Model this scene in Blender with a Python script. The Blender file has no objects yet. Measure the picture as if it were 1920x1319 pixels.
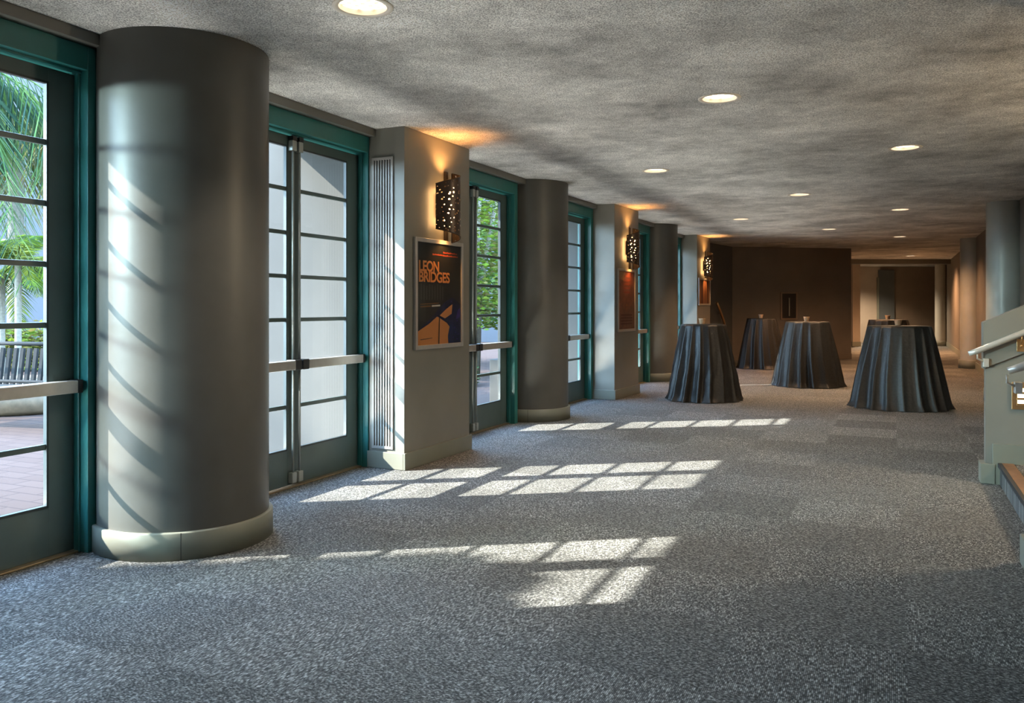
import bpy, bmesh, math, random
from mathutils import Vector, Matrix
random.seed(7)
scene = bpy.context.scene
COL = scene.collection
PI = math.pi
R = math.radians
FPX, HOR, CAMZ = 1567.0, 575.0, 1.28
CEIL = 2.69

def fl(u, v):            # floor point under a pixel of the photograph (used for laying out the plan)
    y = FPX*CAMZ/(v-HOR)
    return Vector(((u-960)/FPX*y, y, 0))
def dirv(deg):           # unit plan vector, deg clockwise from +Y
    a = R(deg); return Vector((math.sin(a), math.cos(a), 0))

# ------------------------------------------------------------------ materials
MATS = {}
def newmat(name):
    m = bpy.data.materials.new(name); m.use_nodes = True
    nt = m.node_tree
    b = nt.nodes['Principled BSDF']
    return m, nt, b
def nd(nt, typ, **kw):
    n = nt.nodes.new(typ)
    for k, v in kw.items():
        if k.startswith('i_'):
            n.inputs[k[2:].replace('_', ' ')].default_value = v
        else: setattr(n, k, v)
    return n
def ramp(nt, stops, fac):
    r = nt.nodes.new('ShaderNodeValToRGB')
    e = r.color_ramp.elements
    while len(e) < len(stops): e.new(0.5)
    for el, (p, c) in zip(e, stops):
        el.position = p; el.color = (*c, 1) if len(c) == 3 else c
    nt.links.new(fac, r.inputs['Fac'])
    return r.outputs['Color']
def math_(nt, op, a, b=None, clamp=False):
    n = nt.nodes.new('ShaderNodeMath'); n.operation = op; n.use_clamp = clamp
    for i, x in enumerate((a, b)):
        if x is None: continue
        if isinstance(x, (int, float)): n.inputs[i].default_value = x
        else: nt.links.new(x, n.inputs[i])
    return n.outputs[0]
def mixc(nt, fac, a, b, mode='MIX'):
    n = nt.nodes.new('ShaderNodeMix'); n.data_type = 'RGBA'; n.blend_type = mode
    for sock, x in ((n.inputs[0], fac), (n.inputs[6], a), (n.inputs[7], b)):
        if isinstance(x, (int, float)): sock.default_value = x
        elif isinstance(x, tuple): sock.default_value = (*x, 1) if len(x) == 3 else x
        else: nt.links.new(x, sock)
    return n.outputs[2]
def objco(nt, scale=(1, 1, 1), geo=False):
    if geo:
        src = nt.nodes.new('ShaderNodeNewGeometry').outputs['Position']
    else:
        src = nt.nodes.new('ShaderNodeTexCoord').outputs['Object']
    mp = nt.nodes.new('ShaderNodeMapping'); mp.inputs['Scale'].default_value = scale
    nt.links.new(src, mp.inputs['Vector'])
    return mp.outputs['Vector'], mp
def noise(nt, vec, scale, detail=3, rough=.55):
    n = nt.nodes.new('ShaderNodeTexNoise'); n.inputs['Scale'].default_value = scale
    n.inputs['Detail'].default_value = detail; n.inputs['Roughness'].default_value = rough
    nt.links.new(vec, n.inputs['Vector'])
    return n.outputs['Fac']
def bump(nt, b, h, strength=.2, dist=.01):
    n = nt.nodes.new('ShaderNodeBump'); n.inputs['Strength'].default_value = strength; n.inputs['Distance'].default_value = dist
    nt.links.new(h, n.inputs['Height']); nt.links.new(n.outputs['Normal'], b.inputs['Normal'])

def paint(name, col, rough=.5, var=.08, scale=6, metallic=0, bstr=.05, spec=.5, geo=True):
    m, nt, b = newmat(name)
    v, _ = objco(nt, geo=geo)
    f = noise(nt, v, scale, 4)
    lo = tuple(c*(1-var) for c in col); hi = tuple(min(1, c*(1+var)) for c in col)
    nt.links.new(ramp(nt, [(.3, lo), (.7, hi)], f), b.inputs['Base Color'])
    b.inputs['Roughness'].default_value = rough; b.inputs['Metallic'].default_value = metallic
    b.inputs['Specular IOR Level'].default_value = spec
    if bstr: bump(nt, b, noise(nt, v, scale*12, 2), bstr, .004)
    MATS[name] = m; return m
def emit(name, col, strength):
    m, nt, b = newmat(name)
    b.inputs['Base Color'].default_value = (*col, 1)
    b.inputs['Emission Color'].default_value = (*col, 1); b.inputs['Emission Strength'].default_value = strength
    MATS[name] = m; return m

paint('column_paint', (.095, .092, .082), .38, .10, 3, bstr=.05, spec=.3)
paint('slim_column_paint', (.39, .385, .34), .33, .08, 3, bstr=.04)
paint('pier_paint', (.21, .20, .17), .45, .06, 3, bstr=.05)
paint('base_paint', (.20, .205, .165), .42, .05, 4, bstr=.03)
paint('beam_paint', (.15, .145, .128), .45, .06, 4, bstr=.03)
paint('teal_frame', (.026, .16, .15), .32, .10, 5, bstr=.02)
paint('bead_dark', (.022, .032, .034), .4, .1, 8, bstr=0)
paint('teal_leaf', (.075, .108, .102), .32, .10, 5, bstr=.02)
paint('bar_metal', (.48, .46, .42), .36, .06, 20, metallic=.65, bstr=.02)
paint('rod_metal', (.34, .36, .33), .35, .06, 20, metallic=.25, bstr=.02)
paint('black_plastic', (.012, .012, .013), .4, .1, 20)
paint('brass_threshold', (.30, .23, .14), .4, .15, 20, metallic=.7)
paint('grille_paint', (.34, .325, .30), .42, .05, 10, bstr=0)
paint('grille_dark', (.035, .035, .033), .6, .05, 10, bstr=0)
paint('dark_wall', (.17, .148, .125), .55, .10, 2, bstr=.04)
paint('brown_wall', (.24, .18, .13), .5, .12, 1.5, bstr=.05)
paint('warm_wall', (.40, .33, .26), .5, .1, 1.5, bstr=.05)
paint('slate_wall', (.10, .108, .108), .5, .1, 2, bstr=.04)
paint('rail_metal', (.62, .57, .50), .28, .05, 30, metallic=.35, bstr=0)
paint('brass', (.55, .33, .15), .3, .1, 20, metallic=.8, bstr=0)
paint('poster_frame', (.42, .41, .39), .35, .06, 20, metallic=.4, bstr=0)
paint('dark_bronze', (.06, .045, .035), .4, .15, 20, metallic=.6, bstr=0)
paint('cup_ceramic', (.60, .40, .24), .4, .08, 30, bstr=0)
paint('candle_wax', (.75, .68, .55), .5, .04, 30, bstr=0)
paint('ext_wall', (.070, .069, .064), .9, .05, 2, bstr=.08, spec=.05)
paint('ext_soffit', (.25, .25, .24), .8, .05, 2)
paint('far_building', (.060, .066, .075), .9, .05, .4, bstr=0, spec=.05)
paint('bench_metal', (.02, .02, .019), .8, .1, 10, bstr=0, spec=.1)
paint('wood_pale', (.22, .16, .10), .6, .25, 12, bstr=.1)
paint('lamp_white', (.08, .08, .078), .5, .04, 10, bstr=0)
paint('blue_bin', (.02, .06, .35), .5, .1, 10, bstr=0)
paint('bark', (.13, .115, .09), .9, .3, 25, bstr=.4, geo=False)
paint('bark_pale', (.2, .18, .14), .9, .25, 25, bstr=.4, geo=False)
paint('soil', (.06, .045, .03), .95, .3, 20)
paint('nosing_wood', (.22, .10, .04), .35, .3, 14, bstr=.05)
paint('rubber', (.02, .02, .021), .6, .1, 20)
def leafmat(name, a, b_, c):
    m, nt, b = newmat(name)
    v, _ = objco(nt, geo=True)
    f = noise(nt, v, 2.2, 3)
    nt.links.new(ramp(nt, [(.3, a), (.5, b_), (.7, c)], f), b.inputs['Base Color'])
    b.inputs['Roughness'].default_value = .6; b.inputs['Specular IOR Level'].default_value = .08
    tr = nt.nodes.new('ShaderNodeBsdfTranslucent'); nt.links.new(ramp(nt, [(.3, b_), (.7, c)], f), tr.inputs['Color'])
    mx = nt.nodes.new('ShaderNodeMixShader'); mx.inputs[0].default_value = .35
    nt.links.new(b.outputs[0], mx.inputs[1]); nt.links.new(tr.outputs[0], mx.inputs[2])
    nt.links.new(mx.outputs[0], nt.nodes['Material Output'].inputs['Surface'])
    MATS[name] = m
leafmat('leaf_dark', (.008, .026, .018), (.018, .042, .022), (.05, .068, .022))
leafmat('leaf_bright', (.06, .11, .010), (.11, .17, .016), (.18, .21, .035))
leafmat('leaf_tree', (.022, .06, .018), (.05, .10, .024), (.11, .145, .045))
leafmat('leaf_dry', (.06, .058, .018), (.10, .09, .025), (.16, .135, .045))

# glass: thin pane, clear straight through with a faint reflection
m, nt, b = newmat('glass')
gl = nd(nt, 'ShaderNodeBsdfGlossy', i_Roughness=.02); tp = nd(nt, 'ShaderNodeBsdfTransparent')
tp.inputs['Color'].default_value = (.93, .97, .97, 1)
fr = nd(nt, 'ShaderNodeFresnel', i_IOR=1.45)
mx = nt.nodes.new('ShaderNodeMixShader')
nt.links.new(math_(nt, 'MULTIPLY', fr.outputs[0], .6), mx.inputs[0]); nt.links.new(tp.outputs[0], mx.inputs[1]); nt.links.new(gl.outputs[0], mx.inputs[2])
nt.links.new(mx.outputs[0], nt.nodes['Material Output'].inputs['Surface'])
MATS['glass'] = m

# carpet: 61 cm tiles laid quarter-turn, short pale yarn dashes in each
TILE_DEG, TILE_O = 24.4, (1.714, 3.654)
def carpet_mat(name, gain=1.0):
    m, nt, b = newmat(name)
    pos = nt.nodes.new('ShaderNodeNewGeometry').outputs['Position']
    mp = nd(nt, 'ShaderNodeMapping', vector_type='TEXTURE')
    mp.inputs['Location'].default_value = (TILE_O[0], TILE_O[1], 0)
    mp.inputs['Rotation'].default_value = (0, 0, -R(TILE_DEG))
    mp.inputs['Scale'].default_value = (.61, .61, .61)
    nt.links.new(pos, mp.inputs['Vector'])          # x across the hall, y along it, in tiles
    ck = nd(nt, 'ShaderNodeTexChecker', i_Scale=1.0); nt.links.new(mp.outputs[0], ck.inputs['Vector'])
    fl_ = nd(nt, 'ShaderNodeVectorMath', operation='FLOOR'); nt.links.new(mp.outputs[0], fl_.inputs[0])
    wn = nd(nt, 'ShaderNodeTexWhiteNoise', noise_dimensions='2D'); nt.links.new(fl_.outputs[0], wn.inputs['Vector'])
    sx_ = nd(nt, 'ShaderNodeSeparateXYZ'); nt.links.new(mp.outputs[0], sx_.inputs[0])
    def rows(a, b_, n, m_):           # straight rows of yarn dashes: a across the rows, b_ along them
        an = math_(nt, 'MULTIPLY', a, n)
        row = math_(nt, 'FLOOR', an)
        cb = nd(nt, 'ShaderNodeCombineXYZ')
        nt.links.new(math_(nt, 'MULTIPLY', row, 7.31), cb.inputs[0]); nt.links.new(math_(nt, 'MULTIPLY', b_, m_), cb.inputs[1])
        nz = noise(nt, cb.outputs[0], 1.0, 2, .55)
        prof = math_(nt, 'ABSOLUTE', math_(nt, 'SUBTRACT', math_(nt, 'FRACT', an), .5))     # 0 mid-row .. .5 at the edge
        return math_(nt, 'SUBTRACT', nz, math_(nt, 'MULTIPLY', math_(nt, 'MULTIPLY', prof, prof), .55))
    along = rows(sx_.outputs[0], sx_.outputs[1], 98, 27)
    across = rows(sx_.outputs[1], sx_.outputs[0], 98, 44)
    f1 = mixc(nt, ck.outputs['Fac'], across, along)
    speck = noise(nt, mp.outputs[0], 150, 2, .6)
    f1 = math_(nt, 'ADD', f1, math_(nt, 'MULTIPLY', math_(nt, 'SUBTRACT', speck, .5), .22))
    col = ramp(nt, [(.32, (.052*gain, .0525*gain, .050*gain)), (.45, (.115*gain, .116*gain, .109*gain)), (.55, (.235*gain, .235*gain, .220*gain)), (.68, (.47*gain, .465*gain, .44*gain))], f1)
    tone = math_(nt, 'ADD', math_(nt, 'MULTIPLY', ck.outputs['Fac'], .11), math_(nt, 'MULTIPLY', wn.outputs['Value'], .26))
    tone = math_(nt, 'ADD', tone, .80)
    hs = nd(nt, 'ShaderNodeVectorMath', operation='SCALE'); nt.links.new(col, hs.inputs[0]); nt.links.new(tone, hs.inputs['Scale'])
    nt.links.new(hs.outputs[0], b.inputs['Base Color'])
    b.inputs['Roughness'].default_value = .9; b.inputs['Specular IOR Level'].default_value = .15
    bump(nt, b, f1, .6, .006)
    MATS[name] = m
carpet_mat('carpet')

# ceiling: sprayed texture, blotchy
m, nt, b = newmat('popcorn')
v, _ = objco(nt, geo=True)
fine = noise(nt, v, 125, 2, .65); big = noise(nt, v, 1.6, 5, .62); mid = noise(nt, v, 9, 3, .6)
c1 = ramp(nt, [(.32, (.24, .232, .218)), (.48, (.57, .55, .52)), (.62, (.86, .84, .80))], fine)
k = math_(nt, 'ADD', math_(nt, 'MULTIPLY', big, 2.2), math_(nt, 'MULTIPLY', mid, .6))
k = math_(nt, 'MAXIMUM', math_(nt, 'SUBTRACT', k, .36), .45)
hs = nd(nt, 'ShaderNodeVectorMath', operation='SCALE'); nt.links.new(c1, hs.inputs[0]); nt.links.new(k, hs.inputs['Scale'])
nt.links.new(hs.outputs[0], b.inputs['Base Color']); b.inputs['Roughness'].default_value = .95
bump(nt, b, fine, .9, .012)
MATS['popcorn'] = m

# cloth
m, nt, b = newmat('black_cloth')
v, _ = objco(nt)
f = noise(nt, v, 40, 3)
nt.links.new(ramp(nt, [(.35, (.009, .0092, .0087)), (.65, (.019, .0193, .0182))], f), b.inputs['Base Color'])
b.inputs['Roughness'].default_value = .46; b.inputs['Sheen Weight'].default_value = .0; b.inputs['Sheen Roughness'].default_value = .4
b.inputs['Specular IOR Level'].default_value = .5
bump(nt, b, noise(nt, v, 14, 4), .25, .02)
MATS['black_cloth'] = m

# paving outside
m, nt, b = newmat('paving')
v, mp = objco(nt, geo=True); mp.inputs['Rotation'].default_value = (0, 0, R(24))
br = nd(nt, 'ShaderNodeTexBrick', i_Scale=1.6)
br.inputs['Mortar Size'].default_value = .012
br.inputs['Color1'].default_value = (.058, .040, .033, 1); br.inputs['Color2'].default_value = (.066, .046, .038, 1); br.inputs['Mortar'].default_value = (.042, .03, .026, 1)
nt.links.new(v, br.inputs['Vector']); nt.links.new(br.outputs['Color'], b.inputs['Base Color']); b.inputs['Roughness'].default_value = .9; b.inputs['Specular IOR Level'].default_value = .05
MATS['paving'] = m

# perforated sconce shade
m, nt, b = newmat('perforated_metal')
tc = nd(nt, 'ShaderNodeTexCoord')
vo = nd(nt, 'ShaderNodeTexVoronoi', i_Scale=1.0, feature='F1'); vo.voronoi_dimensions = '2D'
vo.inputs['Randomness'].default_value = .75
mp = nd(nt, 'ShaderNodeMapping'); mp.inputs['Scale'].default_value = (9, 12, 1)
nt.links.new(tc.outputs['UV'], mp.inputs['Vector']); nt.links.new(mp.outputs[0], vo.inputs['Vector'])
wnn = nd(nt, 'ShaderNodeTexWhiteNoise', noise_dimensions='3D'); nt.links.new(vo.outputs['Color'], wnn.inputs['Vector'])
thr = math_(nt, 'ADD', math_(nt, 'MULTIPLY', wnn.outputs['Value'], .14), .06)
hole = math_(nt, 'LESS_THAN', vo.outputs['Distance'], thr)
b.inputs['Base Color'].default_value = (.07, .048, .035, 1); b.inputs['Metallic'].default_value = .5; b.inputs['Roughness'].default_value = .4
tp = nd(nt, 'ShaderNodeBsdfTransparent'); mx = nt.nodes.new('ShaderNodeMixShader')
nt.links.new(hole, mx.inputs[0]); nt.links.new(b.outputs[0], mx.inputs[1]); nt.links.new(tp.outputs[0], mx.inputs[2])
nt.links.new(mx.outputs[0], nt.nodes['Material Output'].inputs['Surface'])
MATS['perforated_metal'] = m

emit('sconce_glow', (1, .54, .20), 10)
emit('step_glow', (1, .72, .40), 3.0)
# downlight lens: bright glass with a net of tan cells
m, nt, b = newmat('downlight_lens')
tc = nd(nt, 'ShaderNodeTexCoord'); mp = nd(nt, 'ShaderNodeMapping'); mp.inputs['Rotation'].default_value = (0, 0, R(45)); mp.inputs['Scale'].default_value = (22, 22, 22)
nt.links.new(tc.outputs['Object'], mp.inputs['Vector'])
vo = nd(nt, 'ShaderNodeTexVoronoi', distance='MANHATTAN', i_Scale=1.0); vo.voronoi_dimensions = '2D'; vo.inputs['Randomness'].default_value = 0
nt.links.new(mp.outputs[0], vo.inputs['Vector'])
cell = math_(nt, 'LESS_THAN', vo.outputs['Distance'], .33)
colr = mixc(nt, cell, (1, .88, .70), (.80, .56, .34))
nt.links.new(colr, b.inputs['Emission Color']); nt.links.new(colr, b.inputs['Base Color'])
st = math_(nt, 'ADD', math_(nt, 'MULTIPLY', cell, -1.1), 1.9)
nt.links.new(st, b.inputs['Emission Strength'])
MATS['downlight_lens'] = m
paint('downlight_white', (.75, .68, .58), .3, .03, 20, bstr=0)
def flat(name, col, rough=.5, es=0):
    m, nt, b = newmat(name); b.inputs['Base Color'].default_value = (*col, 1); b.inputs['Roughness'].default_value = rough
    MATS[name] = m
flat('print_orange', (.62, .24, .08)); flat('print_red', (.55, .09, .04)); flat('print_white', (.6, .58, .55)); flat('print_grey', (.085, .083, .08))
paint('print_dark', (.028, .028, .030), .35, .25, 4, bstr=0)
paint('print_navy', (.018, .024, .07), .35, .6, 9, bstr=0)
flat('print_blue', (.06, .045, .22))
paint('print_rust', (.085, .024, .014), .35, .55, 14, bstr=0)
flat('print_ochre', (.20, .095, .04)); flat('print_dimred', (.14, .03, .015)); flat('print_darkred', (.05, .012, .01))

# ------------------------------------------------------------------ mesh helpers
class MB:
    def __init__(s): s.bm = bmesh.new(); s.mats = []; s.cur = 0
    def mat(s, name):
        if name not in s.mats: s.mats.append(name)
        s.cur = s.mats.index(name); return s
    def _tag(s, faces):
        for f in faces: f.material_index = s.cur
    def box(s, x0, x1, y0, y1, z0, z1, bev=0, M=None):
        vs = [s.bm.verts.new(Vector((x, y, z))) for z in (z0, z1) for y in (y0, y1) for x in (x0, x1)]
        fs = [s.bm.faces.new([vs[i] for i in q]) for q in ((0, 2, 3, 1), (4, 5, 7, 6), (0, 1, 5, 4), (2, 6, 7, 3), (0, 4, 6, 2), (1, 3, 7, 5))]
        s._tag(fs)
        if M is not None:
            for v in vs: v.co = M @ v.co
        if bev:
            es = list({e for f in fs for e in f.edges})
            r = bmesh.ops.bevel(s.bm, geom=es, offset=bev, segments=2, affect='EDGES', profile=.5)
            s._tag(r['faces'])
        return s
    def prism(s, pts, z0, z1):          # plan outline (x,y) extruded in z
        n = len(pts)
        a = [s.bm.verts.new((p[0], p[1], z0)) for p in pts]; b = [s.bm.verts.new((p[0], p[1], z1)) for p in pts]
        fs = [s.bm.faces.new(list(reversed(a))), s.bm.faces.new(b)]
        for i in range(n): fs.append(s.bm.faces.new((a[i], a[(i+1) % n], b[(i+1) % n], b[i])))
        s._tag(fs); return s
    def prism_xz(s, pts, y0, y1):       # outline (x,z) extruded in y
        n = len(pts)
        a = [s.bm.verts.new((p[0], y0, p[1])) for p in pts]; b = [s.bm.verts.new((p[0], y1, p[1])) for p in pts]
        fs = [s.bm.faces.new(a), s.bm.faces.new(list(reversed(b)))]
        for i in range(n): fs.append(s.bm.faces.new((a[(i+1) % n], a[i], b[i], b[(i+1) % n])))
        s._tag(fs); return s
    def lathe(s, prof, seg=48, smooth=True, a0=0, a1=2*PI, cx=0, cy=0):
        full = abs(a1-a0-2*PI) < 1e-6
        n = seg if full else seg+1
        rings = []
        for r, z in prof:
            if r < 1e-6: rings.append([s.bm.verts.new((cx, cy, z))])
            else: rings.append([s.bm.verts.new((cx+r*math.cos(a0+(a1-a0)*i/seg), cy+r*math.sin(a0+(a1-a0)*i/seg), z)) for i in range(n)])
        fs = []
        for A, B in zip(rings, rings[1:]):
            for i in range(seg):
                j = (i+1) % n
                if len(A) == 1 and len(B) == 1: continue
                if len(A) == 1: fs.append(s.bm.faces.new((A[0], B[i], B[j])))
                elif len(B) == 1: fs.append(s.bm.faces.new((A[i], A[j], B[0])))
                else: fs.append(s.bm.faces.new((A[i], A[j], B[j], B[i])))
        s._tag(fs)
        for f in fs: f.smooth = smooth
        return s
    def tube(s, pts, r, seg=10, caps=True, flat_z=1.0):
        pts = [Vector(p) for p in pts]; rings = []
        up0 = Vector((0, 0, 1))
        for i, p in enumerate(pts):
            t = ((pts[min(i+1, len(pts)-1)]-pts[max(i-1, 0)])).normalized()
            up = up0 if abs(t.dot(up0)) < .95 else Vector((1, 0, 0))
            x = t.cross(up).normalized(); y = x.cross(t).normalized()
            rr = r[i] if isinstance(r, (list, tuple)) else r
            rings.append([s.bm.verts.new(p+x*math.cos(2*PI*k/seg)*rr+y*math.sin(2*PI*k/seg)*rr*flat_z) for k in range(seg)])
        fs = []
        for A, B in zip(rings, rings[1:]):
            for k in range(seg):
                f = s.bm.faces.new((A[k], A[(k+1) % seg], B[(k+1) % seg], B[k])); f.smooth = True; fs.append(f)
        if caps:
            fs.append(s.bm.faces.new(list(reversed(rings[0])))); fs.append(s.bm.faces.new(rings[-1]))
        s._tag(fs); return s
    def quad(s, a, b, c, d):
        f = s.bm.faces.new([s.bm.verts.new(p) for p in (a, b, c, d)]); s._tag([f]); return s
    def poly(s, pts):
        f = s.bm.faces.new([s.bm.verts.new(p) for p in pts]); s._tag([f]); return s
    def build(s, name, mat=None, parent=None, fix=True):
        if mat and not s.mats: s.mats = [mat]
        if fix: bmesh.ops.recalc_face_normals(s.bm, faces=s.bm.faces)
        me = bpy.data.meshes.new(name); s.bm.to_mesh(me); s.bm.free()
        for mm in s.mats: me.materials.append(MATS[mm])
        o = bpy.data.objects.new(name, me); COL.objects.link(o)
        if parent: o.parent = parent
        return o
def tag(o, label=None, cat=None, group=None, kind=None):
    if label: o['label'] = label
    if cat: o['category'] = cat
    if group: o['group'] = group
    if kind: o['kind'] = kind
    return o
def empty(name, loc, rz=0):
    o = bpy.data.objects.new(name, None); o.empty_display_size = .1; COL.objects.link(o)
    o.location = loc; o.rotation_euler = (0, 0, rz); return o
KIDS = {}
def kids(o): return [c for c in bpy.data.objects if c.parent == o]
def copy_tree(o, parent=None):
    c = o.copy(); COL.objects.link(c)
    for k in ('label', 'group'):
        if k in c.keys() and parent is None: pass
    if parent: c.parent = parent
    for ch in kids(o): copy_tree(ch, c)
    return c

# ------------------------------------------------------------------ plan
RJ = [Vector((-2.306, 4.378, 0))-Vector((math.sin(R(23)), math.cos(R(23)), 0))*2.72, Vector((-2.306, 4.378, 0)), Vector((-1.252, 6.698, 0)), Vector((-.076, 9.151, 0)), Vector((.985, 11.565, 0)), Vector((2.20, 14.13, 0)), Vector((3.205, 16.5, 0))]
ANG = [23.0, 23.5, 24.0, 25.3, 26.0, 27.0, 28.0]      # plan direction of each double door (clockwise from +Y)
LEAFW, JAMB = .80, .08
PIERS = {0: (RJ[0]+dirv(23)*.09-Vector((-math.cos(R(23)), math.sin(R(23)), 0))*.44, RJ[0]+dirv(23)*1.03-Vector((-math.cos(R(23)), math.sin(R(23)), 0))*.44), 1: (Vector((-.84, 6.524, 0)), Vector((-.382, 7.485, 0))), 2: (Vector((1.404, 11.443, 0)), Vector((1.87, 12.36, 0))), 3: (Vector((3.625, 16.37, 0)), Vector((4.09, 17.25, 0)))}
COLS = {1: (-1.82, 4.648), 2: (.20, 9.67), 3: (2.44, 14.62)}
def outn(deg): d = dirv(deg); return Vector((-d.y, d.x, 0))     # outward (left) normal

# ---- floor, ceiling
outer = [RJ[1]-dirv(23)*9, RJ[1], RJ[2], RJ[3], RJ[4], RJ[5], RJ[6], Vector((3.75, 17.55, 0)), Vector((5.2, 19.9, 0)), Vector((7.0, 32, 0)), Vector((19, 32, 0)), Vector((19, -4.5, 0))]
f = MB(); f.poly([(p.x, p.y, 0) for p in outer])
fo = f.build('floor', 'carpet'); tag(fo, 'dark grey flecked carpet tile floor of the lobby', 'floor', kind='structure')
if fo.data.polygons[0].normal.z < 0: fo.data.flip_normals()

LAMPS = [(680, 12), (1349, 184), (1697, 277), (1229, 320), (1499, 365), (1688, 393), (1389, 411), (1554, 430), (1687, 444), (1707, 480)]
LR = .125
lamp_pos = []
for u, v in LAMPS:
    y = (CEIL-CAMZ)*FPX/(HOR-v); lamp_pos.append(((u-960)/FPX*y, y))
bm = bmesh.new()
def ring_edges(pts):
    vs = [bm.verts.new(p) for p in pts]
    for i in range(len(vs)): bm.edges.new((vs[i], vs[(i+1) % len(vs)]))
oc = [p + (outn(24)*.10 if i < 8 else Vector()) for i, p in enumerate(outer)]
ring_edges([(p.x, p.y, CEIL) for p in oc])
for (x, y) in lamp_pos:
    ring_edges([(x+LR*math.cos(2*PI*i/32), y+LR*math.sin(2*PI*i/32), CEIL) for i in range(32)])
bmesh.ops.triangle_fill(bm, use_beauty=True, use_dissolve=False, edges=bm.edges[:])
for fc in bm.faces:
    if fc.normal.z > 0: fc.normal_flip()
me = bpy.data.meshes.new('ceiling'); bm.to_mesh(me); bm.free(); me.materials.append(MATS['popcorn'])
co = bpy.data.objects.new('ceiling', me); COL.objects.link(co)
tag(co, 'low grey sprayed popcorn textured ceiling with round openings for downlights', 'ceiling', kind='structure')

# ---- double doors
DOOR_LABEL = {0: 'teal glazed double door before the left edge, outside the picture', 1: 'teal glazed double door at the left edge, beside the nearest column',
 2: 'teal glazed double door between the nearest column and the pier with the orange poster',
 3: 'teal glazed double door showing leafy garden, right of the pier with the orange poster',
 4: 'teal glazed double door between the second column and the pier with the red poster',
 5: 'teal glazed double door half hidden behind the pier with the red poster',
 6: 'thin sliver of teal glazed double door behind the third column'}
BOT, TOP, LTOP, NP = .26, 2.42, 2.49, 7
def build_leaf(parent, sgn):
    # local: meeting stile at x=0, leaf out to sgn*LEAFW; room at -y
    def X(a, b): return (sgn*a, sgn*b) if sgn > 0 else (sgn*b, sgn*a)
    g0, g1 = .068, .65
    m = MB().mat('teal_leaf')
    m.box(*X(.003, g0), -.019, .004, .012, LTOP, .002)
    m.box(*X(g1, LEAFW-.003), -.019, .004, .012, LTOP, .002)
    m.box(*X(g0-.001, g1+.001), -.019, .004, .012, BOT, .0015)
    m.box(*X(g0-.001, g1+.001), -.019, .004, TOP, LTOP, .0015)
    pitch = (TOP-BOT)/NP
    for i in range(1, NP):
        z = BOT+pitch*i; m.box(*X(g0-.001, g1+.001), -.016, .003, z-.0145, z+.0145, .003)
    # glazing beads around the opening
    m.mat('bead_dark')
    for a, b in ((g0, g0+.012), (g1-.012, g1)): m.box(*X(a, b), -.022, .002, BOT, TOP)
    m.box(*X(g0, g1), -.022, .002, BOT, BOT+.012); m.box(*X(g0, g1), -.022, .002, TOP-.012, TOP)
    leaf = m.build('leaf', parent=parent)
    gm = MB(); x0, x1 = X(g0+.002, g1-.002); gm.quad((x0, -.006, BOT), (x1, -.006, BOT), (x1, -.006, TOP), (x0, -.006, TOP)); gm.build('glass_pane', 'glass', leaf)
    zb = .868
    p = MB().mat('bar_metal'); p.box(*X(.075, LEAFW-.045), -.105, -.048, zb-.032, zb+.032, .005)
    p.mat('black_plastic'); p.box(*X(LEAFW-.046, LEAFW-.012), -.10, -.02, zb-.034, zb+.034, .004); p.box(*X(.010, .078), -.102, -.02, zb-.036, zb+.036, .004)
    p.build('panic_bar', parent=leaf)
    rd = MB().mat('rod_metal'); xr = sgn*.036
    for z0, z1 in ((.10, zb-.03), (zb+.03, 2.40)): rd.tube([(xr, -.045, z0), (xr, -.045, z1)], .009, 10)
    x0, x1 = X(.012, .06)
    rd.box(x0, x1, -.062, -.022, .03, .105, .004); rd.box(x0, x1, -.062, -.022, 2.38, 2.455, .004)
    rd.mat('black_plastic'); rd.box(x0, x1, -.066, -.022, 2.455, 2.487, .003)
    rd.build('latch_rod', parent=leaf)
    return leaf
for n in range(0, 7):
    d = dirv(ANG[n]); mid = RJ[n]-d*LEAFW
    E = empty('door_%d' % (n or 8), (mid.x, mid.y, 0), R(90-ANG[n]))
    tag(E, DOOR_LABEL[n], 'door', kind='structure')
    fm = MB().mat('teal_frame')
    for s in (1, -1):
        a, b_ = sorted((s*(LEAFW+.002), s*(LEAFW+JAMB)))
        fm.box(a, b_, -.115, .08, 0, 2.63, .003)
        a, b_ = sorted((s*(LEAFW-.010), s*(LEAFW+.004)))
        fm.box(a, b_, -.062, -.028, 0, 2.507, .004)
        a, b_ = sorted((s*(LEAFW-.012), s*(LEAFW+.004)))
        fm.box(a, b_, .03, .06, 0, 2.505, .002)
    fm.box(-LEAFW-.002, LEAFW+.002, -.115, .08, 2.505, 2.63, .003)
    fm.box(-LEAFW, LEAFW, .03, .06, 2.488, 2.507, .002)
    fm.box(-LEAFW, LEAFW, -.075, -.035, 2.494, 2.507, .002)
    fm.build('door_frame', parent=E)
    th = MB().mat('brass_threshold'); th.box(-LEAFW, LEAFW, -.06, .08, 0, .011, .003); th.build('threshold', parent=E)
    build_leaf(E, 1); build_leaf(E, -1)

# ---- beams above the doors
for n in range(1, 7):
    d = dirv(ANG[n]); mid = RJ[n]-d*LEAFW
    L0, L1 = -1.16, 1.08
    if n == 1: L0 = -9
    if n % 2 == 0: L0, L1 = -1.3, .92
    t = MB().mat('beam_paint'); t.box(L0, L1, -.175, .12, 2.631, CEIL+.06, .002)
    o = t.build('trim_%d' % n); o.location = mid; o.rotation_euler.z = R(90-ANG[n])
    tag(o, ['', 'dark grey beam above the teal door at the left edge', 'grey beam above the teal door beside the nearest column', 'grey beam above the door with leafy garden view', 'dark beam above the door left of the red poster pier', 'dark beam above the door right of the red poster pier', 'dark beam behind the third column'][n], 'beam', kind='structure')
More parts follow.
